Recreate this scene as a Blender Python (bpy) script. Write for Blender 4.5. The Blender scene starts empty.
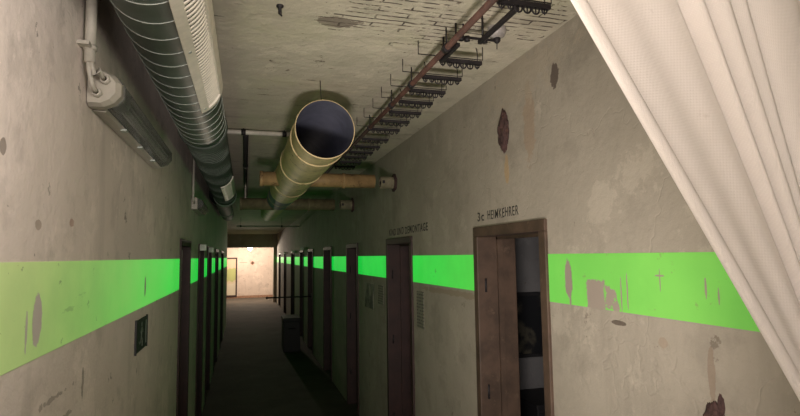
import bpy, bmesh, math, random
from mathutils import Vector, Matrix, noise
random.seed(7)
scene = bpy.context.scene
C = scene.collection
H = 1.75            # the eye's height above the floor; all heights below are given from the eye level
PI = math.pi

# ------------------------------------------------------------------ materials
class NT:
    def __init__(s, name):
        s.m = bpy.data.materials.new(name); s.m.use_nodes = True
        s.t = s.m.node_tree; s.n = s.t.nodes; s.n.clear()
        s.out = s.n.new('ShaderNodeOutputMaterial')
        s.b = s.n.new('ShaderNodeBsdfPrincipled')
        s.t.links.new(s.b.outputs[0], s.out.inputs[0])
        s._p = None
    def link(s, a, b): s.t.links.new(a, b)
    def put(s, sock, v):
        if isinstance(v, bpy.types.NodeSocket): s.link(v, sock)
        else: sock.default_value = v
    def pos(s):
        if s._p is None:
            g = s.n.new('ShaderNodeNewGeometry'); s._p = g.outputs['Position']
        return s._p
    def obj(s): return s.n.new('ShaderNodeTexCoord').outputs['Object']
    def xyz(s, v=None):
        x = s.n.new('ShaderNodeSeparateXYZ'); s.link(v or s.pos(), x.inputs[0]); return x.outputs
    def vmul(s, v, k):
        x = s.n.new('ShaderNodeVectorMath'); x.operation = 'MULTIPLY'; s.link(v, x.inputs[0]); x.inputs[1].default_value = k; return x.outputs[0]
    def vadd(s, v, k):
        x = s.n.new('ShaderNodeVectorMath'); x.operation = 'ADD'; s.put(x.inputs[0], v); s.put(x.inputs[1], k); return x.outputs[0]
    def noise(s, scale, detail=4, rough=.6, vec=None, color=False, dist=0):
        x = s.n.new('ShaderNodeTexNoise'); x.inputs['Scale'].default_value = scale; x.inputs['Detail'].default_value = detail
        x.inputs['Roughness'].default_value = rough; x.inputs['Distortion'].default_value = dist
        s.link(vec or s.pos(), x.inputs['Vector']); return x.outputs['Color' if color else 'Fac']
    def math(s, op, a, b=0.0, clamp=False):
        x = s.n.new('ShaderNodeMath'); x.operation = op; x.use_clamp = clamp; s.put(x.inputs[0], a); s.put(x.inputs[1], b); return x.outputs[0]
    def ramp(s, f, a, b, lo=0.0, hi=1.0):
        x = s.n.new('ShaderNodeMapRange'); x.interpolation_type = 'SMOOTHSTEP'; s.put(x.inputs[0], f)
        for i, v in enumerate((a, b, lo, hi)): x.inputs[i+1].default_value = v
        return x.outputs[0]
    def mix(s, f, a, b):
        x = s.n.new('ShaderNodeMix'); x.data_type = 'RGBA'; s.put(x.inputs[0], f)
        s.put(x.inputs[6], a if isinstance(a, bpy.types.NodeSocket) else (*a, 1)); s.put(x.inputs[7], b if isinstance(b, bpy.types.NodeSocket) else (*b, 1)); return x.outputs[2]
    def color(s, v): s.put(s.b.inputs['Base Color'], v if isinstance(v, bpy.types.NodeSocket) else (*v, 1))
    def rough(s, v): s.put(s.b.inputs['Roughness'], v)
    def metal(s, v): s.b.inputs['Metallic'].default_value = v
    def bump(s, h, strength=.3, dist=.01):
        x = s.n.new('ShaderNodeBump'); x.inputs['Strength'].default_value = strength; x.inputs['Distance'].default_value = dist
        s.link(h, x.inputs['Height']); s.link(x.outputs[0], s.b.inputs['Normal'])
    def patch(s, v, c, r, wob, k=.35):
        d = s.vadd(v, tuple(-q for q in c)); d = s.vmul(d, tuple(1/q for q in r)); x = s.xyz(d)
        l = s.math('MAXIMUM', s.math('ABSOLUTE', x[1]), s.math('ABSOLUTE', x[2]))
        return s.ramp(s.math('ADD', l, s.math('MULTIPLY', s.math('SUBTRACT', wob, .5), k*4)), 1.06, .94)
    def ellipse(s, v, c, r, wob, k=.35):
        # 1 inside an irregular ellipse centred at c with radii r (axes given as big numbers are ignored)
        d = s.vadd(v, tuple(-q for q in c)); d = s.vmul(d, tuple(1/q for q in r))
        l = s.n.new('ShaderNodeVectorMath'); l.operation = 'LENGTH'; s.link(d, l.inputs[0])
        f = s.math('ADD', l.outputs['Value'], s.math('MULTIPLY', s.math('SUBTRACT', wob, .5), k*4))
        return s.ramp(f, 1.06, .94)
    def maxof(s, L):
        r = L[0]
        for q in L[1:]: r = s.math('MAXIMUM', r, q)
        return r

def simple(name, col, rough=.6, metal=0, var=.25, scale=18, bump=.15, spots=None):
    t = NT(name); n = t.noise(scale, 5, .65)
    c = t.mix(t.ramp(n, .3, .7), tuple(q*(1-var) for q in col), tuple(min(1, q*(1+var)) for q in col))
    if spots:
        c = t.mix(t.ramp(t.noise(scale*1.7, 6, .7, vec=t.vadd(t.pos(), (3, 7, 1))), .58, .66), c, spots)
    t.color(c); t.rough(rough); t.metal(metal)
    if bump: t.bump(t.noise(scale*4, 4), bump, .004)
    return t.m

def plaster_color(t, a, b, dark, dirt=.6):
    p = t.pos()
    c = t.mix(t.ramp(t.noise(1.6, 6, .65), .32, .68), a, b)
    c = t.mix(t.ramp(t.noise(.75, 3, .5, vec=t.vadd(p, (5, 2, 9))), .45, .7, 0, .5), c, tuple(q*.72 for q in a))
    c = t.mix(t.ramp(t.noise(4.5, 6, .7, vec=t.vadd(p, (2, 6, 1))), .50, .66, 0, .45), c, tuple(q*.66 for q in b))
    c = t.mix(t.ramp(t.noise(3.1, 7, .7, vec=t.vadd(p, (9, 1, 7))), .56, .60, 0, .35), c, tuple(min(1, q*1.22) for q in a))
    # streaks running down
    st = t.noise(3.2, 5, .6, vec=t.vmul(p, (2.2, 2.2, .35)))
    c = t.mix(t.ramp(st, .55, .75, 0, .35), c, tuple(q*.6 for q in b))
    # small chips and specks
    sp = t.noise(9, 6, .72, vec=t.vadd(p, (1.3, 8.1, 4.4)))
    c = t.mix(t.ramp(sp, .655, .685, 0, dirt), c, dark)
    sp2 = t.noise(26, 4, .7, vec=t.vadd(p, (7.3, 1.1, 2.4)))
    c = t.mix(t.ramp(sp2, .70, .73, 0, dirt*.8), c, dark)
    return c

def plaster_bump(t, s=.28):
    h = t.math('ADD', t.noise(5, 8, .6), t.math('MULTIPLY', t.noise(34, 6, .65), .35))
    v = t.n.new('ShaderNodeTexVoronoi'); v.feature = 'DISTANCE_TO_EDGE'; v.inputs['Scale'].default_value = 1.7
    t.link(t.vadd(t.pos(), t.vmul(t.noise(2.5, 4, .6, color=True), (.5, .5, .5))), v.inputs['Vector'])
    crack = t.ramp(v.outputs['Distance'], .0, .012, .0, 1)
    h = t.math('ADD', h, t.math('MULTIPLY', crack, .12))
    t.bump(h, s, .03)
    return crack

# right wall
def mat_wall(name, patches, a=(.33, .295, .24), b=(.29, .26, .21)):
    t = NT(name); p = t.pos()
    dark = (.10, .075, .055)
    c = plaster_color(t, a, b, dark)
    wob = t.noise(11, 5, .7)
    for cen, rad, col, k, amt in patches:
        e = t.ellipse(p, cen, rad, wob, k)
        c = t.mix(t.math('MULTIPLY', e, amt), c, col)
    crack = plaster_bump(t)
    t.color(c); t.rough(.82)
    return t.m
BIG = 50
WALLR = mat_wall('plaster_right', [
    ((1.2, 2.05, H+.56), (BIG, .05, .17), (.27, .20, .14), .5, .7),
    ((1.2, 2.27, H+.40), (BIG, .02, .07), (.36, .25, .13), .5, .8),
    ((1.2, 2.1, H+.80), (BIG, .35, .10), (.30, .26, .20), .9, .6),
    ((1.2, 1.84, H+.73), (BIG, .03, .05), (.07, .05, .04), .6, .9),
    ((1.2, 1.52, H-.235), (BIG, .035, .008), (.08, .06, .045), .3, .9),
    ((1.2, 1.33, H-.27), (BIG, .02, .015), (.25, .2, .15), .5, .8),
    ((1.2, 3.1, H-.23), (BIG, .5, .018), (.24, .19, .13), .7, .7),
    ((1.2, 1.16, H-.34), (BIG, .012, .08), (.20, .15, .11), .5, .7),
])
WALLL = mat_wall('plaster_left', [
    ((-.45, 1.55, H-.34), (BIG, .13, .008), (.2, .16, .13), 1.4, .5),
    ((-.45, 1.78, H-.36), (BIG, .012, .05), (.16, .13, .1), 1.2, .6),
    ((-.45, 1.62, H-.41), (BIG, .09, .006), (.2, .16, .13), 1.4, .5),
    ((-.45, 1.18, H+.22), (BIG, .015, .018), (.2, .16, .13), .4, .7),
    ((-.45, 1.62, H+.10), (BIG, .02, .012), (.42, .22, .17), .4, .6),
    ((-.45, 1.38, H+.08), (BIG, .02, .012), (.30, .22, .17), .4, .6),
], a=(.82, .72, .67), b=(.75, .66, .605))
WALLF = mat_wall('plaster_far', [], a=(.56, .46, .40), b=(.50, .41, .36))
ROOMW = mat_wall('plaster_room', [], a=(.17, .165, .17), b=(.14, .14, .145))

# ceiling: plaster with the brick courses showing through near the cable brackets
t = NT('ceiling_plaster'); p = t.pos()
c = plaster_color(t, (.55, .50, .40), (.51, .475, .37), (.12, .09, .07), .9)
st = t.noise(4, 5, .65, vec=t.vmul(p, (.6, 3.2, 1)))
c = t.mix(t.ramp(st, .52, .72, 0, .3), c, (.22, .18, .14))
br = t.n.new('ShaderNodeTexBrick'); br.inputs['Scale'].default_value = 1
br.inputs['Brick Width'].default_value = .24; br.inputs['Row Height'].default_value = .034; br.inputs['Mortar Size'].default_value = .0045
br.inputs['Mortar Smooth'].default_value = .3
dv = t.vadd(p, t.vmul(t.noise(7, 4, .6, color=True), (.035, .02, 0))); t.link(dv, br.inputs['Vector'])
wob = t.noise(6, 5, .7)
zone = t.maxof([t.ellipse(p, (.78, 1.84, 0), (.36, .20, BIG), wob, .9), t.ellipse(p, (.98, 1.72, 0), (.24, .2, BIG), wob, .8),
                t.ellipse(p, (.42, 1.93, 0), (.17, .10, BIG), wob, 1.1), t.ellipse(p, (.62, 1.62, 0), (.3, .16, BIG), wob, .9)])
brk = t.math('MULTIPLY', t.math('MULTIPLY', br.outputs['Fac'], zone), t.ramp(t.noise(13, 3, .6), .38, .55))
c = t.mix(t.math('MULTIPLY', brk, .95), c, (.055, .04, .035))
dk = t.math('MULTIPLY', t.ellipse(p, (.35, 1.96, 0), (.09, .045, BIG), wob, .8), .75)
c = t.mix(dk, c, (.13, .1, .08))
gap = t.noise(5, 6, .68, vec=t.vmul(p, (1, 7, 1)))
c = t.mix(t.ramp(gap, .635, .665, 0, .85), c, (.09, .07, .055))
# paler, yellower paint remains
c = t.mix(t.ramp(t.noise(2.1, 4, .6, vec=t.vadd(p, (4, 4, 4))), .5, .62, 0, .35), c, (.50, .49, .33))
t.color(c); t.rough(.85)
h = t.math('SUBTRACT', t.math('ADD', t.noise(6, 8, .6), t.math('MULTIPLY', t.noise(40, 5, .6), .3)), t.math('MULTIPLY', brk, .6))
t.bump(h, .45, .03)
CEIL = t.m

t = NT('floor_concrete'); p = t.pos()
c = t.mix(t.ramp(t.noise(1.3, 7, .65), .35, .65), (.058, .048, .040), (.088, .073, .060))
c = t.mix(t.ramp(t.noise(9, 6, .7), .60, .66, 0, .7), c, (.035, .03, .026))
c = t.mix(t.ramp(t.noise(14, 6, .7, vec=t.vadd(p, (3, 3, 3))), .66, .70, 0, .7), c, (.12, .105, .09))
t.color(c); t.rough(.9); t.b.inputs['Specular IOR Level'].default_value = .3; t.bump(t.noise(20, 7, .6), .08, .005)
FLOOR = t.m

# the luminous green paint: it gives off light of its own
def mat_stripe(name, holes, wallcol, worn=.1, base=(.18, .42, .08), emit=.4):  # worn: near-end glow strength, set low for the painted-in light gradient
    t = NT(name); p = t.pos()
    wob = t.noise(24, 7, .75)
    base_c = t.mix(t.ramp(t.noise(2.3, 5, .6), .35, .65), base, tuple(q*.86 for q in base))
    dirt = t.maxof([t.ramp(t.noise(12, 6, .72), .645, .675), t.ramp(t.noise(38, 3, .7), .71, .74),
                    t.ramp(t.noise(4, 6, .65, vec=t.vmul(p, (1, .6, 3))), .68, .72, 0, .5)])
    if holes: hole = t.maxof([(t.patch if k < 0 else t.ellipse)(p, cc, rr, wob, abs(k)) for cc, rr, k in holes])
    else: hole = t.math('MULTIPLY', wob, 0.0)
    c = t.mix(t.math('MULTIPLY', dirt, .55), base_c, (.2, .2, .1))
    c = t.mix(hole, c, wallcol)
    t.color(c); t.rough(.6)
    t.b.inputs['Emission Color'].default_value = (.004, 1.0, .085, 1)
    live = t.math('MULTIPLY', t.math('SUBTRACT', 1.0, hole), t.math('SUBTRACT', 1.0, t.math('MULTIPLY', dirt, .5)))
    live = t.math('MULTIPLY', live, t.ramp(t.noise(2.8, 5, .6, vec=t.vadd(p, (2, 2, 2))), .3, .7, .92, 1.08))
    # light gradient put into the emission: weak near the curtain, strong deeper in
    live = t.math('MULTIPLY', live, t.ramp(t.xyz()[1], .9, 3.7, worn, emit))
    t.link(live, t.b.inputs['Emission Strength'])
    t.bump(t.math('ADD', t.noise(8, 6), t.math('MULTIPLY', hole, -.6)), .25, .01)
    return t.m
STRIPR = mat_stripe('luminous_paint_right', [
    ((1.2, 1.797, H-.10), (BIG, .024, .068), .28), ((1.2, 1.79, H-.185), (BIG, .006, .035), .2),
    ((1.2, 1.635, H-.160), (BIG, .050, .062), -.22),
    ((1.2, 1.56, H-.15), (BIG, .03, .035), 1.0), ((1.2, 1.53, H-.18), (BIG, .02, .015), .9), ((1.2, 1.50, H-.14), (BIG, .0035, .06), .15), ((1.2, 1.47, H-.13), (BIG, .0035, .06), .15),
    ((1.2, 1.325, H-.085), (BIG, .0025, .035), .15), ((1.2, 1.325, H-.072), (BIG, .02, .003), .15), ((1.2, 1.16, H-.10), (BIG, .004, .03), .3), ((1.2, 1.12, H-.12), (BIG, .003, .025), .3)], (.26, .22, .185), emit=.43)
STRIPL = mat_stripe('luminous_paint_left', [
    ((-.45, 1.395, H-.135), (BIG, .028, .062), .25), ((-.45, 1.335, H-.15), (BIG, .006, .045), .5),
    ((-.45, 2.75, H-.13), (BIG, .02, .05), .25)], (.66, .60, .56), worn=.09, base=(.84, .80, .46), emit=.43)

BROWN = simple('brown_door_paint', (.06, .037, .025), .6, 0, .3, 9, .2, spots=(.09, .06, .04))
DKBROWN = simple('dark_red_brown_paint', (.03, .012, .010), .6, 0, .3, 9, .2)
RUST = simple('rusty_iron', (.045, .022, .020), .85, .1, .5, 22, .5, spots=(.10, .045, .03))
RUSTPIPE = simple('red_brown_pipe_paint', (.075, .036, .026), .7, .1, .35, 14, .3, spots=(.05, .03, .025))
IRON = simple('blackened_iron', (.018, .015, .017), .6, .3, .4, 30, .2)
WHITEP = simple('aged_white_paint', (.50, .47, .41), .5, 0, .12, 20, .1)
OFFW = simple('aged_plastic', (.46, .43, .37), .45, 0, .08, 20, .05)
CREAM = simple('cream_vent_paint', (.64, .50, .27), .6, 0, .2, 7, .15, spots=(.22, .15, .07))
INNER = simple('vent_inner_zinc', (.17, .18, .25), .6, .3, .2, 5, .1)
ORANGE = simple('ochre_pipe_paint', (.34, .22, .10), .6, 0, .25, 9, .2, spots=(.15, .09, .04))
GALV = simple('galvanised_green_steel', (.095, .122, .108), .5, .15, .25, 5, .05)
GALVD = simple('darker_ribbed_steel', (.085, .10, .09), .75, 0, .2, 6, .05)
SEAM = simple('bright_seam_steel', (.42, .46, .43), .4, .3, .1, 20, 0)
GRILLE = simple('pale_grille_steel', (.86, .80, .70), .45, 0, .08, 20, .05)
BLACK = simple('black_paint', (.012, .012, .014), .6, 0, .2, 20, .05)
INK = simple('black_ink', (.03, .028, .022), .7, 0, .2, 30, 0)
PORC = simple('grey_porcelain', (.27, .25, .24), .45, 0, .2, 30, .1)

t = NT('clear_cover'); t.color((.80, .82, .78)); t.rough(.15)
t.b.inputs['Transmission Weight'].default_value = .85; t.b.inputs['IOR'].default_value = 1.15
w_ = t.n.new('ShaderNodeTexWave'); w_.inputs['Scale'].default_value = 60; w_.bands_direction = 'Y'; t.link(t.pos(), w_.inputs['Vector'])
t.bump(w_.outputs['Fac'], .25, .002); CLEAR = t.m

t = NT('curtain_cloth'); o = t.obj()
c = t.mix(t.ramp(t.noise(5, 4, .6), .35, .65), (.90, .85, .81), (.87, .82, .77))
c = t.mix(t.ramp(t.noise(16, 5, .7), .66, .72, 0, .25), c, (.45, .38, .33))
wv = []
for d_ in ('X', 'Z'):
    w_ = t.n.new('ShaderNodeTexWave'); w_.inputs['Scale'].default_value = 190; w_.bands_direction = d_; t.link(o, w_.inputs['Vector']); wv.append(w_.outputs['Fac'])
weave = t.math('MULTIPLY', wv[0], wv[1])
c = t.mix(t.ramp(weave, .1, .8, .09, 0), c, (.45, .38, .33))
t.color(c); t.rough(.9); t.bump(weave, .35, .002)
tr = t.n.new('ShaderNodeBsdfTranslucent'); t.link(c, tr.inputs[0])
mx = t.n.new('ShaderNodeMixShader'); mx.inputs[0].default_value = .3
t.link(t.b.outputs[0], mx.inputs[1]); t.link(tr.outputs[0], mx.inputs[2]); t.link(mx.outputs[0], t.out.inputs[0])
CLOTH = t.m

def mat_lines(name, paper, ink, scale, axis='Z'):
    t = NT(name)
    w_ = t.n.new('ShaderNodeTexWave'); w_.inputs['Scale'].default_value = scale; w_.bands_direction = axis; w_.inputs['Distortion'].default_value = .4
    t.link(t.pos(), w_.inputs['Vector'])
    m = t.math('MULTIPLY', t.ramp(w_.outputs['Fac'], .45, .65), t.ramp(t.noise(60, 2, .5), .42, .5))
    t.color(t.mix(m, paper, ink)); t.rough(.7); return t.m
NOTICE = mat_lines('printed_notice', (.20, .19, .15), (.07, .065, .055), 14)
t = NT('dark_print'); t.color(t.mix(t.ramp(t.noise(9, 4, .6), .45, .6), (.03, .03, .028), (.16, .17, .13))); t.rough(.5); PRINT = t.m
t = NT('room_picture'); t.color(t.mix(t.ramp(t.noise(8, 5, .6), .5, .65), (.012, .013, .016), (.07, .065, .05))); t.rough(.4); PICT = t.m
t = NT('mural'); x = t.xyz()
nz = t.noise(3.5, 5, .65)
z_ = t.math('ADD', x[2], t.math('MULTIPLY', nz, .5))
c = t.mix(t.ramp(z_, .85, .95), (.52, .46, .36), (.50, .40, .28))
c = t.mix(t.math('MULTIPLY', t.ramp(z_, .98, 1.05), t.ramp(z_, 1.55, 1.5)), c, (.34, .36, .14))
c = t.mix(t.ramp(z_, 1.5, 1.6), c, (.66, .42, .30))
t.color(c); t.rough(.7); MURAL = t.m
t = NT('exit_sign_face'); t.color((.015, .032, .02)); t.rough(.7); SIGNG = t.m
SIGNW = simple('sign_pictogram', (.13, .16, .13), .5, 0, .1, 30, 0)

t = NT('lit_bulb'); t.color((1, .9, .8)); t.b.inputs['Emission Color'].default_value = (1, .86, .70, 1); t.b.inputs['Emission Strength'].default_value = 60; BULB = t.m

# ------------------------------------------------------------------ mesh helpers
def wloc(o):
    v = Vector((0, 0, 0))
    while o: v += o.location; o = o.parent
    return v
def link(name, bm, mats, parent=None, smooth=False, loc=None, shift=True):
    """bm is in world coordinates with heights from eye level"""
    if shift: bmesh.ops.translate(bm, verts=bm.verts, vec=(0, 0, H))
    base = wloc(parent) if parent else Vector((0, 0, 0))
    if loc: base = base + Vector(loc)
    if base.length: bmesh.ops.translate(bm, verts=bm.verts, vec=-base)
    bmesh.ops.recalc_face_normals(bm, faces=bm.faces)
    me = bpy.data.meshes.new(name); bm.to_mesh(me); bm.free()
    for m in (mats if isinstance(mats, (list, tuple)) else [mats]): me.materials.append(m)
    if smooth:
        for q in me.polygons: q.use_smooth = True
    o = bpy.data.objects.new(name, me); C.objects.link(o)
    if parent: o.parent = parent
    if loc: o.location = loc
    return o
def tag(o, label=None, cat=None, group=None, kind=None):
    if label: o['label'] = label
    if cat: o['category'] = cat
    if group: o['group'] = group
    if kind: o['kind'] = kind
    return o
def empty(name, loc, label=None, cat=None, group=None, kind=None):
    o = bpy.data.objects.new(name, None); C.objects.link(o); o.location = (loc[0], loc[1], loc[2]+H); o.empty_display_size = .05
    return tag(o, label, cat, group, kind)
def box(bm, x0, x1, y0, y1, z0, z1, mi=0, bev=0):
    r = bmesh.ops.create_cube(bm, size=1)
    vs = r['verts']
    for v in vs: v.co = Vector(((x0+x1)/2+v.co.x*(x1-x0), (y0+y1)/2+v.co.y*(y1-y0), (z0+z1)/2+v.co.z*(z1-z0)))
    fs = {f for v in vs for f in v.link_faces}
    for f in fs: f.material_index = mi
    if bev:
        es = list({e for v in vs for e in v.link_edges})
        g = bmesh.ops.bevel(bm, geom=es, offset=bev, segments=2, affect='EDGES', profile=.6)
        for f in g['faces']: f.material_index = mi
def frame_of(d):
    d = Vector(d).normalized(); u = d.orthogonal().normalized(); return d, u, d.cross(u)
def tube(bm, pts, r, seg=12, mi=0, caps=True, sm=True):
    pts = [Vector(q) for q in pts]; rs = r if isinstance(r, (list, tuple)) else [r]*len(pts)
    d, u, w = frame_of(pts[1]-pts[0]); rings = []
    for i, q in enumerate(pts):
        dd = (pts[min(i+1, len(pts)-1)]-pts[max(i-1, 0)]).normalized()
        u = (u-dd*u.dot(dd)).normalized(); w = dd.cross(u)
        rings.append([bm.verts.new(q+(u*math.cos(a)+w*math.sin(a))*rs[i]) for a in [2*PI*k/seg for k in range(seg)]])
    for a, b in zip(rings, rings[1:]):
        for k in range(seg):
            f = bm.faces.new((a[k], a[(k+1) % seg], b[(k+1) % seg], b[k])); f.material_index = mi; f.smooth = sm
    if caps:
        for R_ in (rings[0][::-1], rings[-1]):
            f = bm.faces.new(R_); f.material_index = mi
def lathe(bm, axis0, d, prof, seg=48, mi=0, close=False):
    """prof: list of (distance along the axis, radius)"""
    d, u, w = frame_of(d); rings = []
    for s, r in prof:
        q = Vector(axis0)+d*s
        rings.append([bm.verts.new(q+(u*math.cos(a)+w*math.sin(a))*r) for a in [2*PI*k/seg for k in range(seg)]])
    for i, (a, b) in enumerate(zip(rings, rings[1:])):
        for k in range(seg):
            f = bm.faces.new((a[k], a[(k+1) % seg], b[(k+1) % seg], b[k])); f.material_index = mi; f.smooth = True
    if close:
        bm.faces.new(rings[0][::-1]); bm.faces.new(rings[-1])
    return rings
def B(): return bmesh.new()

# ------------------------------------------------------------------ the setting
XL, XR, ZC, ZF = -.45, 1.2, .9, -1.75
TH = .2
DR = [(1.935, 2.655), (3.78, 4.52), (5.77, 6.44), (7.63, 8.42), (9.78, 10.6), (11.45, 12.2), (13.6, 14.6), (16.35, 17.3), (19.0, 20.0)]
DL = [(4.10, 4.80), (5.66, 6.34), (6.98, 7.75), (8.82, 9.7), (11.0, 12.0)]
DH = .143           # outer top of the door frames
YB, YE = -3.0, 24.3
YP = 21.5            # where the corridor opens into the lit cross passage
def wall_with_doors(name, x0, x1, y0, y1, doors, mat):
    bm = B(); y = y0; A = .05
    for a, b in doors:
        a += A*.6; b -= A*.6
        box(bm, x0, x1, y, a, ZF, ZC); box(bm, x0, x1, a, b, DH-A*.6, ZC); y = b
    box(bm, x0, x1, y, y1, ZF, ZC)
    o = link(name, bm, mat); return tag(o, kind='structure')
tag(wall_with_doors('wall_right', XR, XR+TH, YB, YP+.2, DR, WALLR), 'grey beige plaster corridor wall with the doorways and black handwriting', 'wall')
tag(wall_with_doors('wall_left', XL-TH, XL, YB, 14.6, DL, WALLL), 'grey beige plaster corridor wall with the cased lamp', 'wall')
bm = B(); box(bm, -2.6, 3.4, YB-.2, YE+.2, ZC, ZC+.15); tag(link('ceiling', bm, CEIL), 'stained plaster ceiling with brick joints showing', 'ceiling', kind='structure')
bm = B(); box(bm, -2.6, 3.4, YB-.2, YE+.2, ZF-.15, ZF); tag(link('floor', bm, FLOOR), 'dark worn concrete corridor floor', 'floor', kind='structure')
bm = B(); box(bm, -2.6, 3.4, YE, YE+.2, ZF, ZC); tag(link('wall_end', bm, WALLF), 'pale plaster wall at the lit far end', 'wall', kind='structure')
bm = B(); box(bm, -2.6, 3.4, YB-.2, YB, ZF, ZC); tag(link('wall_back', bm, WALLR), kind='structure')
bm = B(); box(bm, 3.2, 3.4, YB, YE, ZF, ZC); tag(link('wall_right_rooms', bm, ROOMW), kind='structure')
bm = B(); box(bm, -2.6, -2.4, YB, YE, ZF, ZC); tag(link('wall_left_rooms', bm, WALLL), kind='structure')
bm = B(); box(bm, XR+TH, 3.2, 3.6, 3.72, ZF, ZC); tag(link('wall_room_partition', bm, ROOMW), kind='structure')
bm = B(); box(bm, XR+TH, 3.2, 1.2, 1.3, ZF, ZC); tag(link('wall_room_side', bm, ROOMW), kind='structure')
bm = B(); box(bm, -2.4, XL-TH, 14.4, 14.6, ZF, ZC); tag(link('wall_left_return', bm, WALLL), kind='structure')
bm = B(); box(bm, -2.4, XR, YP-.1, YP+.15, .378, ZC); box(bm, 1.07, XR, YP-.1, YP+.15, ZF, .378); box(bm, -2.4, -.75, YP-.1, YP+.15, ZF, .378); tag(link('wall_lintel', bm, WALLR), 'dark downstand beam across the corridor', 'beam', kind='structure')

# luminous stripes, painted between the doorways
def stripe(name, x0, x1, y0, y1, doors, zt, zb, mat):
    bm = B(); y = y0
    for a, b in list(doors)+[(y1, None)]:
        if a-.012 > y: box(bm, x0, x1, y, a-.0, zb, zt)
        y = b
        if b is None: break
    return tag(link(name, bm, mat), kind='structure')
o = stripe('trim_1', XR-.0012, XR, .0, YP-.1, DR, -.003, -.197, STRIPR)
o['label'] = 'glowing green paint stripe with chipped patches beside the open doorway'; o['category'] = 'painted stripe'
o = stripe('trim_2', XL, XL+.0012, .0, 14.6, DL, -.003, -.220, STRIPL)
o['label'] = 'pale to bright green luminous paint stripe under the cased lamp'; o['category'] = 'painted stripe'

# doorways: a painted timber frame in each
def doorway(n, side, a, b, mat, label):
    x = XR if side > 0 else XL; s = side
    r = empty('door_%d' % n, (x, (a+b)/2, ZF), label, 'doorway', None, 'structure')
    def xb(d0, d1): return (min(x+s*d0, x+s*d1), max(x+s*d0, x+s*d1))
    A = .05
    for nm, (ya, yb) in (('jamb', (a, a+A)), ('jamb', (b-A, b))):
        bm = B(); X = xb(-.014, TH+.014); box(bm, X[0], X[1], ya, yb, ZF, DH-A, bev=.004); link(nm, bm, mat, r)
    bm = B(); X = xb(-.014, TH+.014); box(bm, X[0], X[1], a, b, DH-A, DH, bev=.004); link('head', bm, mat, r)
    bm = B()                                         # rebate strips the leaf would close on
    X = xb(.10, .13)
    box(bm, X[0], X[1], a+A, a+A+.015, ZF, DH-A); box(bm, X[0], X[1], b-A-.015, b-A, ZF, DH-A); box(bm, X[0], X[1], a+A, b-A, DH-A-.015, DH-A)
    link('door_stop', bm, mat, r)
    if n in (1, 2, 3):
        for z in (-.2, -.75, -1.4):
            bm = B(); tube(bm, [(x+s*.03, b-A-.006, z), (x+s*.03, b-A-.006, z+.07)], .006, 8); link('hinge', bm, IRON, r)
    return r
names_r = ['brown timber doorway under the shorter writing, open to a dim room', 'dark red brown doorway under the longer writing', 'dark doorway just beyond the two paper notices']
for i, (a, b) in enumerate(DR):
    doorway(i+1, 1, a, b, BROWN if i == 0 else DKBROWN, names_r[i] if i < 3 else None)
for i, (a, b) in enumerate(DL):
    doorway(i+11, -1, a, b, DKBROWN, 'red brown doorway beyond the small dark sign' if i == 0 else None)

# ------------------------------------------------------------------ writing on the wall
def writing(txt, y_left, y_right, z, h, name, label, fat=.006):
    cu = bpy.data.curves.new('txt', 'FONT'); cu.body = txt; cu.size = 1; cu.offset = fat; cu.space_character = 1.18
    o = bpy.data.objects.new('txt', cu); C.objects.link(o)
    dg = bpy.context.evaluated_depsgraph_get(); me = bpy.data.meshes.new_from_object(o.evaluated_get(dg))
    bpy.data.objects.remove(o)
    bm = B(); bm.from_mesh(me)
    xs = [v.co.x for v in bm.verts]; ys = [v.co.y for v in bm.verts]
    x0, x1, y0, y1 = min(xs), max(xs), 0, .70
    for v in bm.verts:
        u = (v.co.x-x0)/(x1-x0); w = (v.co.y-y0)/(y1-y0)
        y = y_left+(y_right-y_left)*u
        v.co = Vector((XR-.0008, y, z+w*h+.006*noise.noise(Vector((u*9, 0, 3)))))
    g = bmesh.ops.extrude_face_region(bm, geom=bm.faces[:])
    for v in g['geom']:
        if isinstance(v, bmesh.types.BMVert): v.co.x -= .0008
    return tag(link(name, bm, INK, shift=True), label, 'writing')
writing('3c', 2.615, 2.535, .176, .046, 'handwriting', 'small black hand painted number and letter at the start of the shorter writing')
writing('HEIMKEHRER', 2.49, 2.17, .178, .045, 'handwriting', 'hand painted black capitals over the brown open doorway')
writing('KIND UND DEMONTAGE', 4.44, 3.43, .168, .055, 'handwriting', 'long hand painted black capitals over the dark red brown doorway', .016)

# ------------------------------------------------------------------ spiral duct along the left wall
DX, DZ, DR_ = -.242, .753, .128
duct = empty('spiral_duct', (DX, 0, DZ+DR_), 'large dark green grey spiral seam metal duct running along the ceiling', 'air duct')
bm = B()
lathe(bm, (DX, -1, DZ), (0, 1, 0), [(0, DR_), (4.18, DR_), (4.19, DR_-.004), (4.19, DR_-.012)], 64, 0)
link('spiral_duct_body', bm, GALV, duct).name = 'duct_body'
bm = B(); pitch = .112; pts = []
n = int((3.16+1)/pitch*40)
for k in range(n+1):
    a = -2*PI*k/40; pts.append((DX+math.cos(a)*(DR_+.0002), -1+k*pitch/40, DZ+math.sin(a)*(DR_+.0002)))
tube(bm, pts, .0017, 6); link('spiral_seam', bm, SEAM, duct)
bm = B(); prof = [(0, .122)]
y = 0
while y < 3.5: prof += [(y+.02, .122), (y+.032, .127), (y+.044, .122)]; y += .05
lathe(bm, (DX, 3.2, DZ), (0, 1, 0), prof, 48); tag(link('ribbed_duct', bm, GALVD, duct), 'darker finely ribbed stretch')
bm = B(); pts = []
for k in range(int(3.5/.055*32)):
    a = -2*PI*k/32; pts.append((DX+math.cos(a)*.1245, 3.22+k*.055/32, DZ+math.sin(a)*.1245))
tube(bm, pts, .0016, 5); link('rib_wire', bm, simple('dull_rib_steel', (.22, .25, .23), .5), duct)
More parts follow.
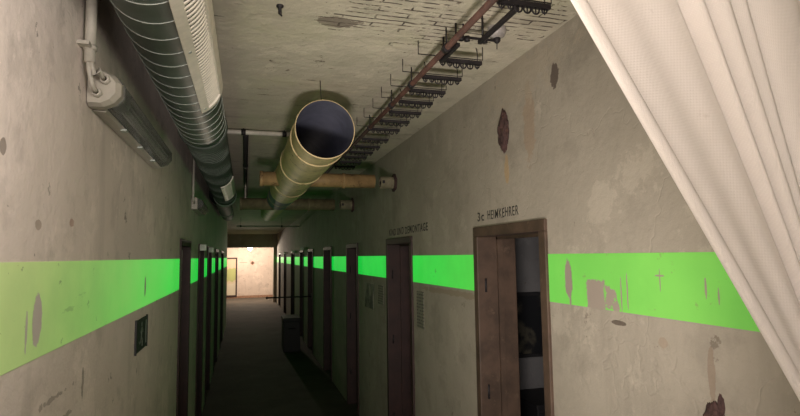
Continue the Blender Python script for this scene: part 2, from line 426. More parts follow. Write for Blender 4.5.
bm = B(); lathe(bm, (-.305, 6.75, .765), (0, 1, 0), [(0, .122), (.12, .105), (3.2, .105), (3.4, .09), (3.5, .09)], 40); link('narrow_duct', bm, GALVD, duct)
def band(y, r, w, x=DX, z=DZ, name='clamp_band', m=SEAM):
    bm = B(); lathe(bm, (x, y-w/2, z), (0, 1, 0), [(0, r-.01), (0, r+.005), (w*.3, r+.005), (w*.5, r+.009), (w*.7, r+.005), (w, r+.005), (w, r-.01)], 48)
    box(bm, x-.012, x+.012, y-w*.3, y+w*.3, z+r, z+r+.012); return link(name, bm, m, duct)
band(3.19, DR_, .04, m=GALVD); band(6.75, DR_, .06); band(9.0, .105, .05, -.305, .765)
for y in (.4, 2.9, 5.0, 6.9, 9.3):
    bm = B(); xx = DX if y < 6.5 else -.305; tube(bm, [(xx, y, DZ+.09), (xx, y, ZC)], .004, 6); link('hanger_rod', bm, IRON, duct)
# slatted vent plates set on the duct
def polar(a, r, y): return Vector((DX+math.cos(a)*r, y, DZ+math.sin(a)*r))
def curved(bm, a0, a1, r0, r1, y0, y1, seg=8, mi=0):
    g = []
    for k in range(seg+1):
        a = a0+(a1-a0)*k/seg; g.append([bm.verts.new(polar(a, r, y)) for r, y in ((r0, y0), (r1, y0), (r1, y1), (r0, y1))])
    for p_, q in zip(g, g[1:]):
        for k in range(4):
            f = bm.faces.new((p_[k], p_[(k+1) % 4], q[(k+1) % 4], q[k])); f.material_index = mi
    bm.faces.new(g[0]); bm.faces.new(g[-1][::-1])
D2 = math.radians
def grille(y0, y1, r, step, label=None, sh=0):
    A0, A1, A2, A3 = D2(-66+sh), D2(-52+sh), D2(-20+sh), D2(2+sh)
    bm = B()
    curved(bm, A0, A1, r, r+.010, y0, y1); curved(bm, A2, A3, r, r+.010, y0, y1)
    curved(bm, A1, A2, r, r+.010, y0, y0+.03); curved(bm, A1, A2, r, r+.010, y1-.03, y1)
    g = link('vent_grille', bm, GRILLE, duct)
    if label: g['label'] = label
    bm = B(); y = y0+.04
    while y < y1-.04:
        # tilted fins
        gg = []
        for k in range(7):
            a = A1+(A2-A1)*k/6
            gg.append([bm.verts.new(polar(a, rr, yy)) for rr, yy in ((r+.001, y), (r+.004, y+.003), (r+.004, y+.012), (r+.001, y+.014))])
        for p_, q in zip(gg, gg[1:]):
            for k in range(4): bm.faces.new((p_[k], p_[(k+1) % 4], q[(k+1) % 4], q[k]))
        bm.faces.new(gg[0]); bm.faces.new(gg[-1][::-1])
        y += step
    link('grille_slats', bm, GRILLE, g)
    yy = y0+.05
    while yy < y1:
        q = polar((A0+A1)/2, r+.010, yy); d = polar((A0+A1)/2, r+.013, yy)
        bm = B(); tube(bm, [q, d], .005, 8); yy += (y1-y0-.1)/2
        link('screw_head', bm, SEAM, g)
grille(1.0, 2.40, DR_+.002, .026, 'pale slatted grille with a broad flat rim')
grille(4.95, 6.1, .127, .028, 'pale far grille', -12)

# ------------------------------------------------------------------ open ended cream vent pipe with cross branches
PX, PZ = .385, .645
vp = empty('vent_pipe', (PX, 2.65, PZ+.15), 'big cream round vent pipe hanging open ended below the ceiling', 'vent pipe')
bm = B()
ax0 = Vector((PX, 2.65, PZ)); ax1 = Vector((.335, 8.2, .655))
d = (ax1-ax0); L = d.length
lathe(bm, ax0, d, [(0, .1495), (0, .153), (.012, .1535), (.02, .151), (2.4, .148), (2.6, .138), (L-.3, .122), (L, .115)], 56)
link('outer_tube', bm, CREAM, vp)
bm = B(); lathe(bm, ax0, d, [(.001, .1497), (2.4, .145), (L-.1, .108)], 56); link('inner_lining', bm, INNER, vp)
def ring(s, r, w=.03):
    bm = B(); lathe(bm, ax0, d, [(s-w/2, r+.0005), (s-w/2, r+.003), (s-w*.2, r+.006), (s+w*.2, r+.006), (s+w/2, r+.003), (s+w/2, r+.0005)], 48); link('joint_ring', bm, CREAM, vp)
ring(.24, .150, .02); ring(1.0, .149); ring(1.85, .148, .05); ring(2.9, .135); ring(4.2, .122)
bm = B(); tube(bm, [(.36, 2.66, ZC), (.366, 2.66, .795)], .002, 6); link('hanging_wire', bm, IRON, vp)
for hx, hy, hz in ((.355, 4.4, .79), (.345, 7.2, .76)):
    bm = B(); tube(bm, [(hx, hy, ZC), (hx, hy, hz)], .004, 6); link('hanger', bm, IRON, vp)
def branch(y, z, r, x0, x1, m):
    bm = B(); lathe(bm, (x0, y, z), (1, 0, 0), [(0, r-.012), (0, r), (x1-x0, r), (x1-x0, r-.012), (0, r-.012)], 32); link('branch_pipe', bm, m, vp)
    for xx in (x0+.01, x0+(x1-x0)*.72):
        bm = B(); lathe(bm, (xx-.012, y, z), (1, 0, 0), [(0, r-.005), (0, r+.006), (.024, r+.006), (.024, r-.005)], 32); link('coupling', bm, m, vp)
branch(4.24, .612, .056, .105, 1.02, ORANGE); branch(6.05, .588, .066, -.06, .98, simple('dull_ochre_paint', (.17, .14, .08), .6))
DULLP = simple('dull_grey_cream_paint', (.20, .175, .115), .8, 0, .3, 12, .3)
def wallstub(y, z, r, x0, label):
    s = empty('pipe_stub', (XR, y, z), label, 'pipe stub')
    bm = B(); lathe(bm, (x0, y, z), (1, 0, 0), [(0, r-.012), (0, r), (XR-x0+.01, r)], 32); link('sleeve', bm, DULLP, s)
    bm = B(); lathe(bm, (XR-.02, y, z), (1, 0, 0), [(0, r), (0, r+.025), (.02, r+.025)], 6); link('flange', bm, RUST, s)
    bm = B(); box(bm, x0+.01, x0+.03, y-r-.006, y+r+.006, z-.012, z+.012); link('clamp', bm, IRON, s)
wallstub(4.24, .605, .050, 1.07, 'short cream pipe stub on the wall in line with the orange branch pipe')
wallstub(6.05, .59, .058, 1.05, 'short dim pipe stub on the wall farther down the corridor')

# thin pipes on the ceiling
def pipe(name, pts, r, m, label, cat='pipe', clips=()):
    o = empty(name, pts[0], label, cat)
    bm = B(); tube(bm, pts, r, 14); link('pipe_run', bm, m, o)
    for q in clips:
        bm = B(); q = Vector(q); dd = (Vector(pts[1])-Vector(pts[0])).normalized()
        tube(bm, [q-dd*.015, q+dd*.015], r+.005, 14); tube(bm, [q, (q.x, q.y, ZC)], .003, 6); link('pipe_clip', bm, IRON, o)
    return o
pipe('ceiling_pipe', [(-.44, 3.80, .872), (.36, 3.80, .872)], .017, WHITEP, 'thin white pipe crossing the ceiling beside the duct', clips=((-.02, 3.8, .872), (.26, 3.8, .872)))
pipe('ceiling_pipe', [(-.005, 3.83, .87), (-.005, 9.0, .87)], .02, IRON, 'dark pipe running along the ceiling away from the thin white pipe', clips=((-.005, 5.2, .87),))
pipe('tube_lamp', [(-.19, 12.4, .70), (1.21, 12.4, .70)], .017, WHITEP, 'thin pale tube crossing the corridor just before the beam', clips=((-.1, 12.4, .70), (.8, 12.4, .70))).name = 'cross_pipe'
pipe('rust_pipe', [(.757, .9, .815), (.757, 5.4, .815)], .0125, RUSTPIPE, 'red brown pipe running along the ceiling under the cable brackets',
     clips=[(.757, y, .815) for y in (1.0, 1.9, 2.36, 2.72, 3.25, 3.9)])
for ya, yb, xx, lb in ((1.51, 1.80, .853, 'short dark iron bar on the ceiling between the nearest bracket and the porcelain fitting'), (1.835, 2.02, .780, 'short dark iron bar on the ceiling close to the red brown pipe')):
    bm = B(); box(bm, xx-.008, xx+.008, ya, yb, .80, .815, bev=.002)
    for yy in (ya+.02, yb-.03): tube(bm, [(xx, yy, .81), (xx, yy, ZC)], .004, 6)
    tag(link('iron_bar', bm, IRON), lb, 'iron bar')

# ------------------------------------------------------------------ cable brackets
def make_bracket(y, long=False):
    r = empty('cable_bracket', (.80, y, ZC)); z = .842
    bm = B(); box(bm, .69, .985, y-.002, y+.002, z-.0015, z+.0015)
    for xx in (.69, .985): box(bm, xx-.0013, xx+.0013, y-.0015, y+.0015, z-.0015, ZC)
    link('strap', bm, IRON, r)
    bm = B(); box(bm, .785, .978, y-.009, y+.009, z-.024, z-.008); link('clamp_rail', bm, IRON, r)
    for xx in (.80, .96):
        bm = B(); tube(bm, [(xx, y, z-.012), (xx, y, z+.03), (xx, y+.012, ZC)], .0018, 6); link('hanger_rod', bm, IRON, r)
    k = 0
    for i in range(6):
        cx = .80+i*.032+random.uniform(-.004, .004); rr = random.choice((.009, .011, .013))
        bm = B(); pts = [(cx+rr*math.cos(a), y, z-.024-rr*.6+rr*math.sin(a)) for a in [PI*(1+q/8) - 0 for q in range(0, 9)]]
        pts = [(cx-rr, y, z-.016)]+pts+[(cx+rr, y, z-.016)]
        tube(bm, pts, .0032, 6); tube(bm, [(cx, y, z-.024), (cx, y, z-.040-rr*.4)], .0025, 6)
        link('cable_clamp', bm, IRON, r)
    return r
def dup(src, loc):
    c = src.copy(); C.objects.link(c); c.location = loc
    for ch in src.children:
        q = ch.copy(); C.objects.link(q); q.parent = c
    return c
BY = [1.51, 2.05, 2.27, 2.48, 2.68, 2.89, 3.10, 3.32, 3.62, 3.88, 4.10, 4.32, 4.56, 4.80]
order = ['nearest cable bracket with a row of clamps, by the end of the longer iron bar', 'second cable bracket on the ceiling, just beyond the porcelain fitting and shorter iron bar'] + \
        ['black iron cable bracket, %s one from the near end of the row' % w for w in ('third', 'fourth', 'fifth', 'sixth', 'seventh', 'eighth', 'ninth', 'tenth', 'eleventh', 'twelfth', 'thirteenth')] + ['farthest black iron cable bracket at the end of the row']
proto = make_bracket(BY[0])
for i, y in enumerate(BY):
    o = proto if i == 0 else dup(proto, (.80+random.uniform(-.004, .004), y, H+ZC))
    tag(o, order[i], 'cable bracket', 'cable brackets along the ceiling')

# porcelain ceiling fitting
f = empty('ceiling_fitting', (.955, 1.853, ZC), 'round grey porcelain fitting on the ceiling among the brick joints', 'ceiling fitting')
bm = B(); lathe(bm, (.955, 1.853, ZC), (0, 0, -1), [(0, .036), (.02, .038), (.035, .030), (.043, .014), (.045, .001)], 24); link('porcelain_cap', bm, PORC, f)
bm = B(); lathe(bm, (.955, 1.853, ZC-.042), (0, 0, -1), [(0, .014), (.012, .014), (.02, .008), (.024, .001)], 16); tube(bm, [(.955, 1.853, ZC-.05), (.952, 1.85, ZC-.09)], .002, 6); link('terminal', bm, IRON, f)
bm = B(); box(bm, .80, .955, 1.848, 1.856, .842, .850)
for xx in (.80, .825, .90): lathe(bm, (xx, 1.852, .85), (0, 0, -1), [(0, .004), (0, .012), (.018, .012), (.02, .002)], 12)
tube(bm, [(.81, 1.852, .846), (.81, 1.852, ZC)], .003, 6)
link('contact_arm', bm, IRON, f)
bm = B(); lathe(bm, (.11, 1.875, ZC), (0, 0, -1), [(0, .013), (.006, .013), (.008, .006), (.03, .007), (.034, .004), (.036, .001)], 12)
tube(bm, [(.11, 1.875, ZC-.03), (.115, 1.86, ZC-.045), (.108, 1.85, ZC-.036)], .003, 6)
tag(link('ceiling_hook', bm, IRON), 'small dark hook in the bare ceiling beside the duct', 'hook')

# ------------------------------------------------------------------ cased lamp on the left wall
lp = empty('wall_lamp', (XL, 2.25, .49), 'long cased fluorescent lamp with a clear cover, unlit, on plaster', 'lamp')
def prism(bm, sec, y0, y1, mi=0, taper=0):
    a = [bm.verts.new((x, y0, z)) for x, z in sec]; b = [bm.verts.new((x, y1, z)) for x, z in sec]
    n = len(sec)
    for k in range(n):
        f = bm.faces.new((a[k], a[(k+1) % n], b[(k+1) % n], b[k])); f.material_index = mi; f.smooth = False
    bm.faces.new(a[::-1]); bm.faces.new(b)
Y0, Y1 = 1.72, 2.84
bm = B(); prism(bm, [(XL+.003, .45), (XL+.035, .447), (XL+.045, .455), (XL+.045, .555), (XL+.035, .563), (XL+.003, .56)], Y0+.05, Y1)
link('base_tray', bm, OFFW, lp)
bm = B()
def cap(bm, ya, yb, k0, k1):
    secs = []
    for y, k in ((ya, k0), (ya+.02, k1), (yb, k1)):
        cx, cz = XL+.003, .505
        secs.append([bm.verts.new((cx+max(0, x)*k*.9, y, cz+z*k*.92)) for x, z in [(0, -.06), (.045, -.06), (.075, -.045), (.095, -.02), (.095, .02), (.075, .045), (.045, .06), (0, .06)]])
    for a, b in zip(secs, secs[1:]):
        for q in range(8): bm.faces.new((a[q], a[(q+1) % 8], b[(q+1) % 8], b[q]))
    bm.faces.new(secs[0][::-1]); bm.faces.new(secs[-1])
cap(bm, Y0-.02, Y0+.03, .86, 1.0); link('end_cap', bm, OFFW, lp)
bm = B(); cap(bm, Y1-.015, Y1+.012, .97, 1.0); link('end_cap', bm, OFFW, lp)
bm = B(); prism(bm, [(XL+.045, .452), (XL+.075, .462), (XL+.093, .485), (XL+.093, .525), (XL+.075, .548), (XL+.045, .558)], Y0+.03, Y1-.01)
link('clear_cover', bm, CLEAR, lp)
bm = B()
for zz in (.488, .522): tube(bm, [(XL+.062, Y0+.09, zz), (XL+.062, Y1-.06, zz)], .0085, 12)
tag(link('fluorescent_tubes', bm, WHITEP, lp), 'two unlit tubes inside')
bm = B(); box(bm, XL+.046, XL+.085, Y0+.05, Y0+.13, .475, .535, bev=.005); tag(link('lamp_holder', bm, simple('bright_white', (.85, .84, .80), .4), lp), 'bright white block inside the near end')
bm = B()
for yy in (2.0, 2.3, 2.6): box(bm, XL+.03, XL+.05, yy, yy+.03, .443, .450); box(bm, XL+.03, XL+.05, yy, yy+.03, .560, .566)
link('cover_latch', bm, SEAM, lp)
for yy, zz, xx in ((1.705, .485, XL+.03), (1.705, .525, XL+.05)):
    bm = B(); lathe(bm, (xx, yy-.025, zz), (0, 1, 0), [(0, .009), (0, .013), (.012, .015), (.03, .015)], 6); link('cable_gland', bm, WHITEP, lp)
# the conduit that feeds it
cd = empty('conduit', (XL, 1.64, ZC), 'white vertical conduit coming down the plaster to the cased lamp', 'conduit')
bm = B(); tube(bm, [(XL+.022, 1.64, ZC), (XL+.022, 1.64, .555)], .0145, 14); link('conduit_tube', bm, WHITEP, cd)
bm = B(); box(bm, XL, XL+.030, 1.595, 1.625, .592, .602); tube(bm, [(XL+.022, 1.64, .590), (XL+.022, 1.64, .604)], .018, 14); link('saddle_clip', bm, WHITEP, cd)
for dx, z1 in ((0, .485), (.018, .525)):
    bm = B(); tube(bm, [(XL+.018+dx*.4, 1.64, .565), (XL+.022+dx*.7, 1.638, .535-dx), (XL+.028+dx, 1.645, z1+.012), (XL+.03+dx, 1.662, z1+.002), (XL+.03+dx, 1.69, z1)], .0068, 10); link('cable', bm, WHITEP, cd)
# a second lamp farther on, in the dark
l2 = empty('wall_lamp', (XL, 5.2, .47), 'dim grey bulkhead lamp on the dark plaster beyond the first lamp', 'lamp')
bm = B(); prism(bm, [(XL+.003, .42), (XL+.05, .42), (XL+.05, .52), (XL+.003, .52)], 4.85, 5.6); link('base_tray', bm, OFFW, l2)
bm = B(); prism(bm, [(XL+.05, .425), (XL+.09, .44), (XL+.10, .47), (XL+.09, .50), (XL+.05, .515)], 4.87, 5.58); link('clear_cover', bm, CLEAR, l2)
bm = B(); tube(bm, [(XL+.02, 4.8, ZC), (XL+.02, 4.8, .5), (XL+.025, 4.86, .47)], .010, 10); link('cable', bm, WHITEP, l2)

# ------------------------------------------------------------------ things on the walls
s = empty('exit_sign', (XL, 2.67, -.34), 'small dark green sign with a pale pictogram below the green stripe', 'sign')
bm = B(); box(bm, XL, XL+.006, 2.545, 2.80, -.408, -.268, bev=.001); link('sign_plate', bm, SIGNG, s)
bm = B(); X0 = XL+.006; X1 = XL+.0075
# running figure and a doorway panel, drawn as small raised shapes
def q_(bm, pts): 
    a = [bm.verts.new((X1, y, z)) for y, z in pts]; b = [bm.verts.new((X0-.001, y, z)) for y, z in pts]; n = len(pts)
    bm.faces.new(a); bm.faces.new(b[::-1])
    for k in range(n): bm.faces.new((a[k], b[k], b[(k+1) % n], a[(k+1) % n]))
q_(bm, [(2.76, -.285), (2.79, -.285), (2.79, -.39), (2.76, -.39)])
q_(bm, [(2.665+.010*math.cos(a), -.293+.010*math.sin(a)) for a in [2*PI*k/12 for k in range(12)]])
q_(bm, [(2.655, -.308), (2.678, -.306), (2.668, -.345), (2.648, -.345)])
q_(bm, [(2.648, -.343), (2.66, -.343), (2.69, -.362), (2.686, -.392), (2.676, -.392), (2.678, -.366)])
q_(bm, [(2.648, -.343), (2.662, -.350), (2.648, -.372), (2.618, -.376), (2.618, -.367), (2.640, -.363)])
q_(bm, [(2.676, -.308), (2.70, -.328), (2.694, -.334), (2.672, -.318)])
q_(bm, [(2.656, -.308), (2.632, -.325), (2.637, -.331), (2.66, -.317)])
link('pictogram', bm, SIGNW, s)
bm = B(); box(bm, XL, XL+.008, 2.535, 2.545, -.412, -.264); box(bm, XL, XL+.008, 2.80, 2.81, -.412, -.264); link('sign_edge', bm, BLACK, s)

def lump(name, cx, cy, cz, rx, ry, rz, m, label, cat, seed, sh=None):
    bm = B(); bmesh.ops.create_icosphere(bm, subdivisions=5, radius=1)
    for v in bm.verts:
        n_ = v.co.copy(); k = 1+.14*noise.noise(n_*1.8+Vector((seed, 0, 0)))+.20*noise.noise(n_*4+Vector((seed, 3, 0)))+.06*noise.noise(n_*13)
        c_ = n_*k; zz = c_.z; f_ = 1
        if sh: f_ = sh(zz)
        v.co = Vector((cx+c_.x*rx, cy+c_.y*ry*f_, cz+zz*rz))
    return tag(link(name, bm, m, smooth=True), label, cat)
lump('rusted_stub', XR, 2.275, .592, .030, .043, .100, RUST, 'lumpy dark rusted iron stub sticking out high on the wall above the brown doorway', 'rusted iron', 1.5, lambda z: 1-.35*max(0, z)**2)
bm = B(); tube(bm, [(XR, 2.27, .66), (XR-.04, 2.27, .655)], .016, 10); 
bm.free()
lump('rusted_scar', XR, 1.155, -.50, .012, .042, .10, RUST, 'ragged dark rust scar in the plaster low beside the curtain', 'rusted scar', 4.5)
lump('rusted_scar', XR, 1.135, -.405, .008, .010, .03, RUST, 'small dark rust spot just above the big rust scar', 'rusted scar', 8.5)

def sheet(name, side, y0, y1, z0, z1, m, label, cat='notice', tabs=True):
    x = XR if side > 0 else XL
    bm = B(); n = 10; th = .0012; grid = []
    for s_ in (0, 1):
        g = []
        for i in range(n+1):
            row = []
            for j in range(n+1):
                u, v = i/n, j/n
                lift = .001+.008*max(0, abs(u-.5)*2-.5)**2*max(0, (1-v))+.002*noise.noise(Vector((u*3, v*3, y0)))
                row.append(bm.verts.new((x-side*(.0002+max(0, lift)*(1 if s_ else 0)+s_*th), y0+(y1-y0)*u, z0+(z1-z0)*v)))
            g.append(row)
        grid.append(g)
    for g in grid:
        for i in range(n):
            for j in range(n): bm.faces.new((g[i][j], g[i+1][j], g[i+1][j+1], g[i][j+1]))
    a, b = grid
    for i in range(n):
        bm.faces.new((a[i][0], a[i+1][0], b[i+1][0], b[i][0])); bm.faces.new((a[i][n], a[i+1][n], b[i+1][n], b[i][n]))
        bm.faces.new((a[0][i], a[0][i+1], b[0][i+1], b[0][i])); bm.faces.new((a[n][i], a[n][i+1], b[n][i+1], b[n][i]))
    return tag(link(name, bm, m), label, cat)
sheet('paper_notice', 1, 3.54, 3.695, -.516, -.258, NOTICE, 'narrow grey printed sheet on the plaster beside the red brown doorway')
sheet('paper_notice', 1, 4.66, 4.86, -.445, -.27, NOTICE, 'small grey printed sheet next to the darker picture print')
sheet('picture_print', 1, 5.05, 5.43, -.52, -.275, PRINT, 'dark picture print on the plaster under the green stripe', 'print')

for i, (sd, y, z, lb) in enumerate(((-1, 5.68, .105, 'small white tab at the top of the second doorway on the lamp side'), (-1, 7.02, .10, 'small white tab at the top of the third doorway on the lamp side'),
                    (1, 11.44, .17, 'small white tab high on the dark far wall, closest one by the bulb side'), (1, 13.6, .13, 'small white tab over a far doorway, middle one toward the bulb'), (1, 16.3, .12, 'small white tab over a far doorway, closest to the bulb'))):
    x = XR if sd > 0 else XL
    bm = B(); box(bm, min(x-sd*.014, x-sd*.075), max(x-sd*.014, x-sd*.075), y, y+.012, z-.03, z+.03, bev=.002)
    box(bm, min(x, x-sd*.02), max(x, x-sd*.02), y-.006, y+.018, z-.02, z+.02)
    tag(link('door_tab', bm, simple('white_tab_%d' % i, (.75, .74, .7), .5)), lb, 'door tab', 'white tabs by the doorways')

# ------------------------------------------------------------------ inside the open room
pc = empty('framed_picture', (2.16, 3.6, -.53), 'dark framed picture on the dim room wall seen through the open doorway', 'picture')
bm = B()
for a in ((1.915, 1.94, -.765, -.29), (2.375, 2.40, -.765, -.29), (1.94, 2.375, -.315, -.29), (1.94, 2.375, -.765, -.74)): box(bm, a[0], a[1], 3.575, 3.6, a[2], a[3], bev=.003)
link('picture_frame', bm, BLACK, pc)
bm = B(); box(bm, 1.938, 2.377, 3.588, 3.598, -.742, -.313); link('picture_face', bm, PICT, pc)
cb = empty('room_cabinet', (2.1, 3.4, ZF), 'low black cabinet on the room floor seen through the open doorway', 'cabinet')
bm = B(); box(bm, 1.86, 2.45, 3.2, 3.58, ZF+.04, -1.02, bev=.006); link('cabinet_body', bm, BLACK, cb)
bm = B(); box(bm, 1.85, 2.46, 3.19, 3.59, -1.02, -.995, bev=.004); link('cabinet_top', bm, BLACK, cb)
for a in (1.87, 2.16):
    bm = B(); box(bm, a, a+.275, 3.188, 3.2, ZF+.07, -1.05, bev=.003); dd = link('cabinet_door', bm, BLACK, cb)
    bm = B(); tube(bm, [(a+.25 if a < 2 else a+.025, 3.188, -1.35), (a+.25 if a < 2 else a+.025, 3.165, -1.35)], .010, 10); link('knob', bm, IRON, dd)
for a in ((1.88, 3.22), (2.41, 3.22), (1.88, 3.55), (2.41, 3.55)):
    bm = B(); box(bm, a[0], a[0]+.03, a[1]-.015, a[1]+.015, ZF, ZF+.04); link('foot', bm, BLACK, cb)

# ------------------------------------------------------------------ far along the corridor
bx = empty('black_chest', (.85, 10.2, ZF), 'black chest on the floor against the far dark wall under the rail', 'chest')
bm = B(); box(bm, .70, 1.0, 10.15, 10.75, ZF, -1.20, bev=.01); link('chest_body', bm, BLACK, bx)
bm = B(); box(bm, .69, 1.01, 10.14, 10.76, -1.20, -1.13, bev=.01); link('chest_lid', bm, BLACK, bx)
bm = B(); tube(bm, [(.79, 10.16, -1.32), (.79, 10.11, -1.32), (.91, 10.11, -1.32), (.91, 10.16, -1.32)], .008, 8); link('handle', bm, IRON, bx)
br_ = empty('barrier_rail', (XR, 10.0, -.74), 'thin dark rail reaching out from the far dark wall above the black chest', 'rail')
bm = B(); tube(bm, [(XR, 10.0, -.735), (.40, 10.0, -.735)], .013, 10); link('rail_bar', bm, IRON, br_)
bm = B(); lathe(bm, (.40, 10.0, -.735), (-1, 0, 0), [(0, .013), (0, .022), (.015, .024), (.03, .014), (.032, .001)], 14); link('end_knob', bm, IRON, br_)
bm = B(); box(bm, XR-.012, XR, 9.95, 10.05, -.79, -.68, bev=.003); link('wall_plate', bm, IRON, br_)

hb = empty('hanging_bulb', (.20, 22.7, ZC), 'lit bare bulb hanging just under the beam at the far end', 'light bulb')
bm = B(); tube(bm, [(.20, 22.7, ZC), (.20, 22.7, .49)], .006, 8); link('flex', bm, BLACK, hb)
bm = B(); lathe(bm, (.20, 22.7, .50), (0, 0, -1), [(0, .008), (.005, .02), (.06, .022), (.06, .018)], 16); link('lamp_socket', bm, BLACK, hb)
bm = B(); lathe(bm, (.20, 22.7, .445), (0, 0, -1), [(0, .02), (.02, .045), (.05, .075), (.09, .085), (.13, .07), (.16, .035), (.168, .001)], 24)
tag(link('bulb_glass', bm, BULB, hb, smooth=True), 'glowing warm white glass')
mb = empty('tall_wall_picture', (-.56, YE, -.85), 'tall dark framed picture in green and salmon colours on the far end wall', 'wall picture')
bm = B()
for a in ((-.80, -.74, -1.70, .0), (-.38, -.32, -1.70, .0), (-.74, -.38, -.06, .0), (-.74, -.38, -1.70, -1.62)): box(bm, a[0], a[1], YE-.04, YE, a[2], a[3])
link('picture_frame', bm, DKBROWN, mb)
bm = B(); box(bm, -.74, -.38, YE-.02, YE-.005, -1.64, -.05); link('picture_face', bm, MURAL, mb)
bm = B(); box(bm, -2.4, XR, YE-.02, YE, ZF, ZF+.10); tag(link('baseboard_end', bm, simple('worn_plinth', (.30, .17, .11), .7)), kind='structure')
# worn marks painted on the end wall
bm = B()
for i in range(7): 
    yv = -.22+.045*i; box(bm, yv, yv+.03, YE-.004, YE, -.235, -.20); 
    box(bm, yv+.028, yv+.047, YE-.004, YE, -.222, -.214)
tag(link('faded_writing', bm, simple('faded_grey', (.30, .27, .22), .8)), 'faded grey line of marks beside the tall picture on the end wall', 'writing')
bm = B(); box(bm, .28, .36, YE-.005, YE, -.33, -.16); box(bm, .24, .40, YE-.005, YE, -.28, -.21)
tag(link('painted_cross', bm, simple('brown_cross', (.28, .15, .11), .8)), 'small brown cross shaped mark on the far end wall under the bulb', 'wall mark')

# ------------------------------------------------------------------ curtain, drawn aside towards the right wall
CY = .45
cur = empty('curtain', (.9, CY, ZC), 'off white woven curtain drawn aside with a rolled hem and deep folds', 'curtain')
TIE = Vector((.735, CY, -.39))
def on_plane(px, py):       # points measured on the curtain's own plane (metres)
    return Vector((px, CY, py))
# lower passing points at z = .27 of each fold line
U = []   # (top x at z=ZC, y offset)
def top_from(x27):
    k = (ZC-.27-0)/(0.27-TIE.z); return x27+(x27-TIE.x)*k
edge27, f1, f2 = .3165, .450, .475
xs27 = [edge27+.0075*i for i in range(0, 18)]           # the flat stretch
prof = []
for i in range(17): prof.append((edge27+(f1-edge27)*i/16, .0015*math.sin(i*.8)))
prof += [(f1+.0018, .004), (f1+.001, .010), (f1+.008, .0150), (f1+.016, .0135), (f1+.021, .005), (f1+.026, -.004), (f1+.032, -.005), (f1+.0365, .002), (f1+.038, .010), (f1+.044, .013),
         (f1+.050, .006), (f1+.056, -.005), (f1+.064, -.009), (f1+.071, -.004), (f1+.076, .006), (f1+.084, .010), (f1+.092, .004), (f1+.102, -.002), (f1+.112, .014), (f1+.122, .006), (f1+.135, -.002),
         (f1+.155, -.006), (f1+.175, -.004), (f1+.190, .010), (f1+.205, .014), (f1+.22, .002), (f1+.25, -.006), (f1+.28, .006), (f1+.31, .014), (f1+.34, 0), (f1+.38, -.008), (f1+.42, .006)]
def smooth_prof(P, n):
    # Catmull-Rom resampling
    out = []
    for i in range(len(P)-1):
        p0, p1, p2, p3 = P[max(i-1, 0)], P[i], P[i+1], P[min(i+2, len(P)-1)]
        for k in range(n):
            t_ = k/n
            out.append(tuple(.5*((2*b)+(-a+c_)*t_+(2*a-5*b+4*c_-d_)*t_*t_+(-a+3*b-3*c_+d_)*t_**3) for a, b, c_, d_ in zip(p0, p1, p2, p3)))
    out.append(P[-1]); return out
PF = smooth_prof(prof, 4)
def cpoint(x27, yo, s):
    """s = height from the eye; straight fold lines fan out from near the tie"""
    spread = (s-TIE.z)/(.27-TIE.z)
    k = spread if spread > .16 else .16*math.exp((spread-.16)/.9)
    wv_ = .010*noise.noise(Vector((x27*6, s*1.2, 0)))*min(1, spread)
    return Vector((TIE.x+(x27-TIE.x)*k, CY+yo*(.7+.3*spread)*(-1 if False else 1)+wv_, s))
bm = B(); NS = 46; zs = [ZC-(ZC+1.25)*i/NS for i in range(NS+1)]
def band_surface(bm, pf, off):
    g = [[bm.verts.new(cpoint(x, y+off, z)) for x, y in pf] for z in zs]
    for r0, r1 in zip(g, g[1:]):
        for k in range(len(pf)-1):
            f = bm.faces.new((r0[k], r0[k+1], r1[k+1], r1[k])); f.smooth = True
    return g
band_surface(bm, PF, 0)
cl = link('curtain_cloth', bm, CLOTH, cur)
md = cl.modifiers.new('thick', 'SOLIDIFY'); md.thickness = .0016; md.offset = 0
bm = B(); pts = [cpoint(edge27+.003, .000, z) for z in zs]
tube(bm, pts, [.0068 for z in zs], 14); hm = link('rolled_hem', bm, CLOTH, cur)
bm = B(); ring_ = []
for k in range(29):
    a = 2*PI*k/28; ring_.append((TIE.x-.02+.075*math.cos(a), CY+.035*math.sin(a), TIE.z-.02+.004*math.sin(3*a)))
tube(bm, ring_, .007, 8, caps=False); tube(bm, [(TIE.x+.055, CY, TIE.z-.02), (XR, CY+.05, TIE.z+.1)], .005, 8); link('tie_cord', bm, CLOTH, cur)

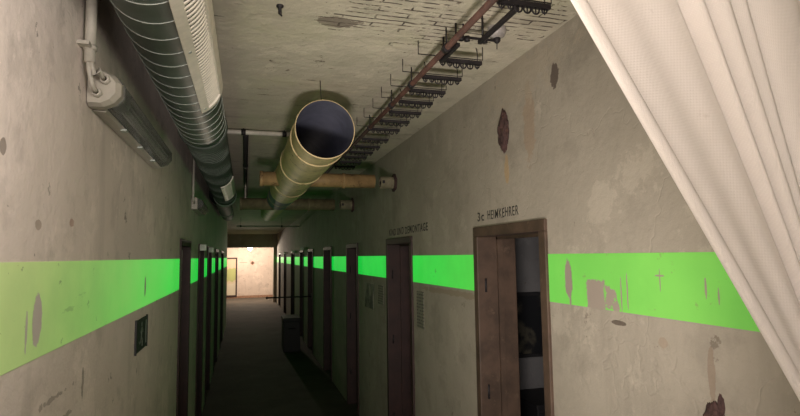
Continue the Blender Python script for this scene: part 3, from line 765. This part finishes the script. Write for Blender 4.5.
# ------------------------------------------------------------------ lights
def light(name, kind, loc, power, color, **kw):
    l = bpy.data.lights.new(name, kind); l.energy = power; l.color = color
    for k, v in kw.items(): setattr(l, k, v)
    o = bpy.data.objects.new(name, l); C.objects.link(o); o.location = (loc[0], loc[1], loc[2]+H); return o
def aim(o, tgt):
    d_ = Vector((tgt[0], tgt[1], tgt[2]+H))-o.location; o.rotation_euler = d_.to_track_quat('-Z', 'Y').to_euler()
WARM = (1, .90, .82)
light('near_lamp', 'POINT', (.06, .62, .46), 14.5, WARM, shadow_soft_size=.09)
light('curtain_fill', 'POINT', (-.26, -.14, .34), 24, WARM, shadow_soft_size=.06)  # added unseen fill light that brightens the curtain from the left
tq = light('corridor_fill', 'SPOT', (.14, .42, -.62), 155, WARM, shadow_soft_size=.16, spot_size=math.radians(86), spot_blend=1.0)  # added unseen spot beyond the curtain, fills the walls and ceiling
aim(tq, (.95, 2.6, .16))
light('end_bulb', 'POINT', (.20, 22.6, .24), 205, (1, .83, .66), shadow_soft_size=.06)

w = bpy.data.worlds.new('dim'); scene.world = w; w.use_nodes = True
w.node_tree.nodes['Background'].inputs[0].default_value = (.5, .55, .5, 1); w.node_tree.nodes['Background'].inputs[1].default_value = .02

# ------------------------------------------------------------------ camera
F = 530.0; VPX, VPY, ROLL = 245.0, 257.5, math.radians(.8)
u_, v_ = VPX-400, -(VPY-208)
a_ = u_*math.cos(ROLL)+v_*math.sin(ROLL); b_ = -u_*math.sin(ROLL)+v_*math.cos(ROLL)
pitch_ = math.atan2(-b_, F); fwd = F*math.cos(pitch_)-b_*math.sin(pitch_); yaw_ = math.atan2(-a_, fwd)
fw = Vector((math.sin(yaw_)*math.cos(pitch_), math.cos(yaw_)*math.cos(pitch_), math.sin(pitch_)))
rt = Vector((math.cos(yaw_), -math.sin(yaw_), 0)); up = rt.cross(fw)
ix = rt*math.cos(ROLL)-up*math.sin(ROLL); iy = rt*math.sin(ROLL)+up*math.cos(ROLL)
cam = bpy.data.cameras.new('camera'); co = bpy.data.objects.new('camera', cam); C.objects.link(co)
M = Matrix((ix, iy, -fw)).transposed().to_4x4(); M.translation = Vector((0, 0, H)); co.matrix_world = M
cam.sensor_fit = 'HORIZONTAL'; cam.sensor_width = 36; cam.lens = F/800*36; cam.clip_start = .02; cam.clip_end = 100
scene.camera = co

vs = scene.view_settings
scene.display_settings.display_device = 'sRGB'
vs.view_transform = 'Standard'; vs.look = 'None'; vs.exposure = .28; vs.gamma = 1; vs.use_curve_mapping = False
scene.cycles.use_denoising = True
scene.cycles.max_bounces = 8; scene.cycles.caustics_reflective = False; scene.cycles.caustics_refractive = False
scene.cycles.sample_clamp_indirect = 4
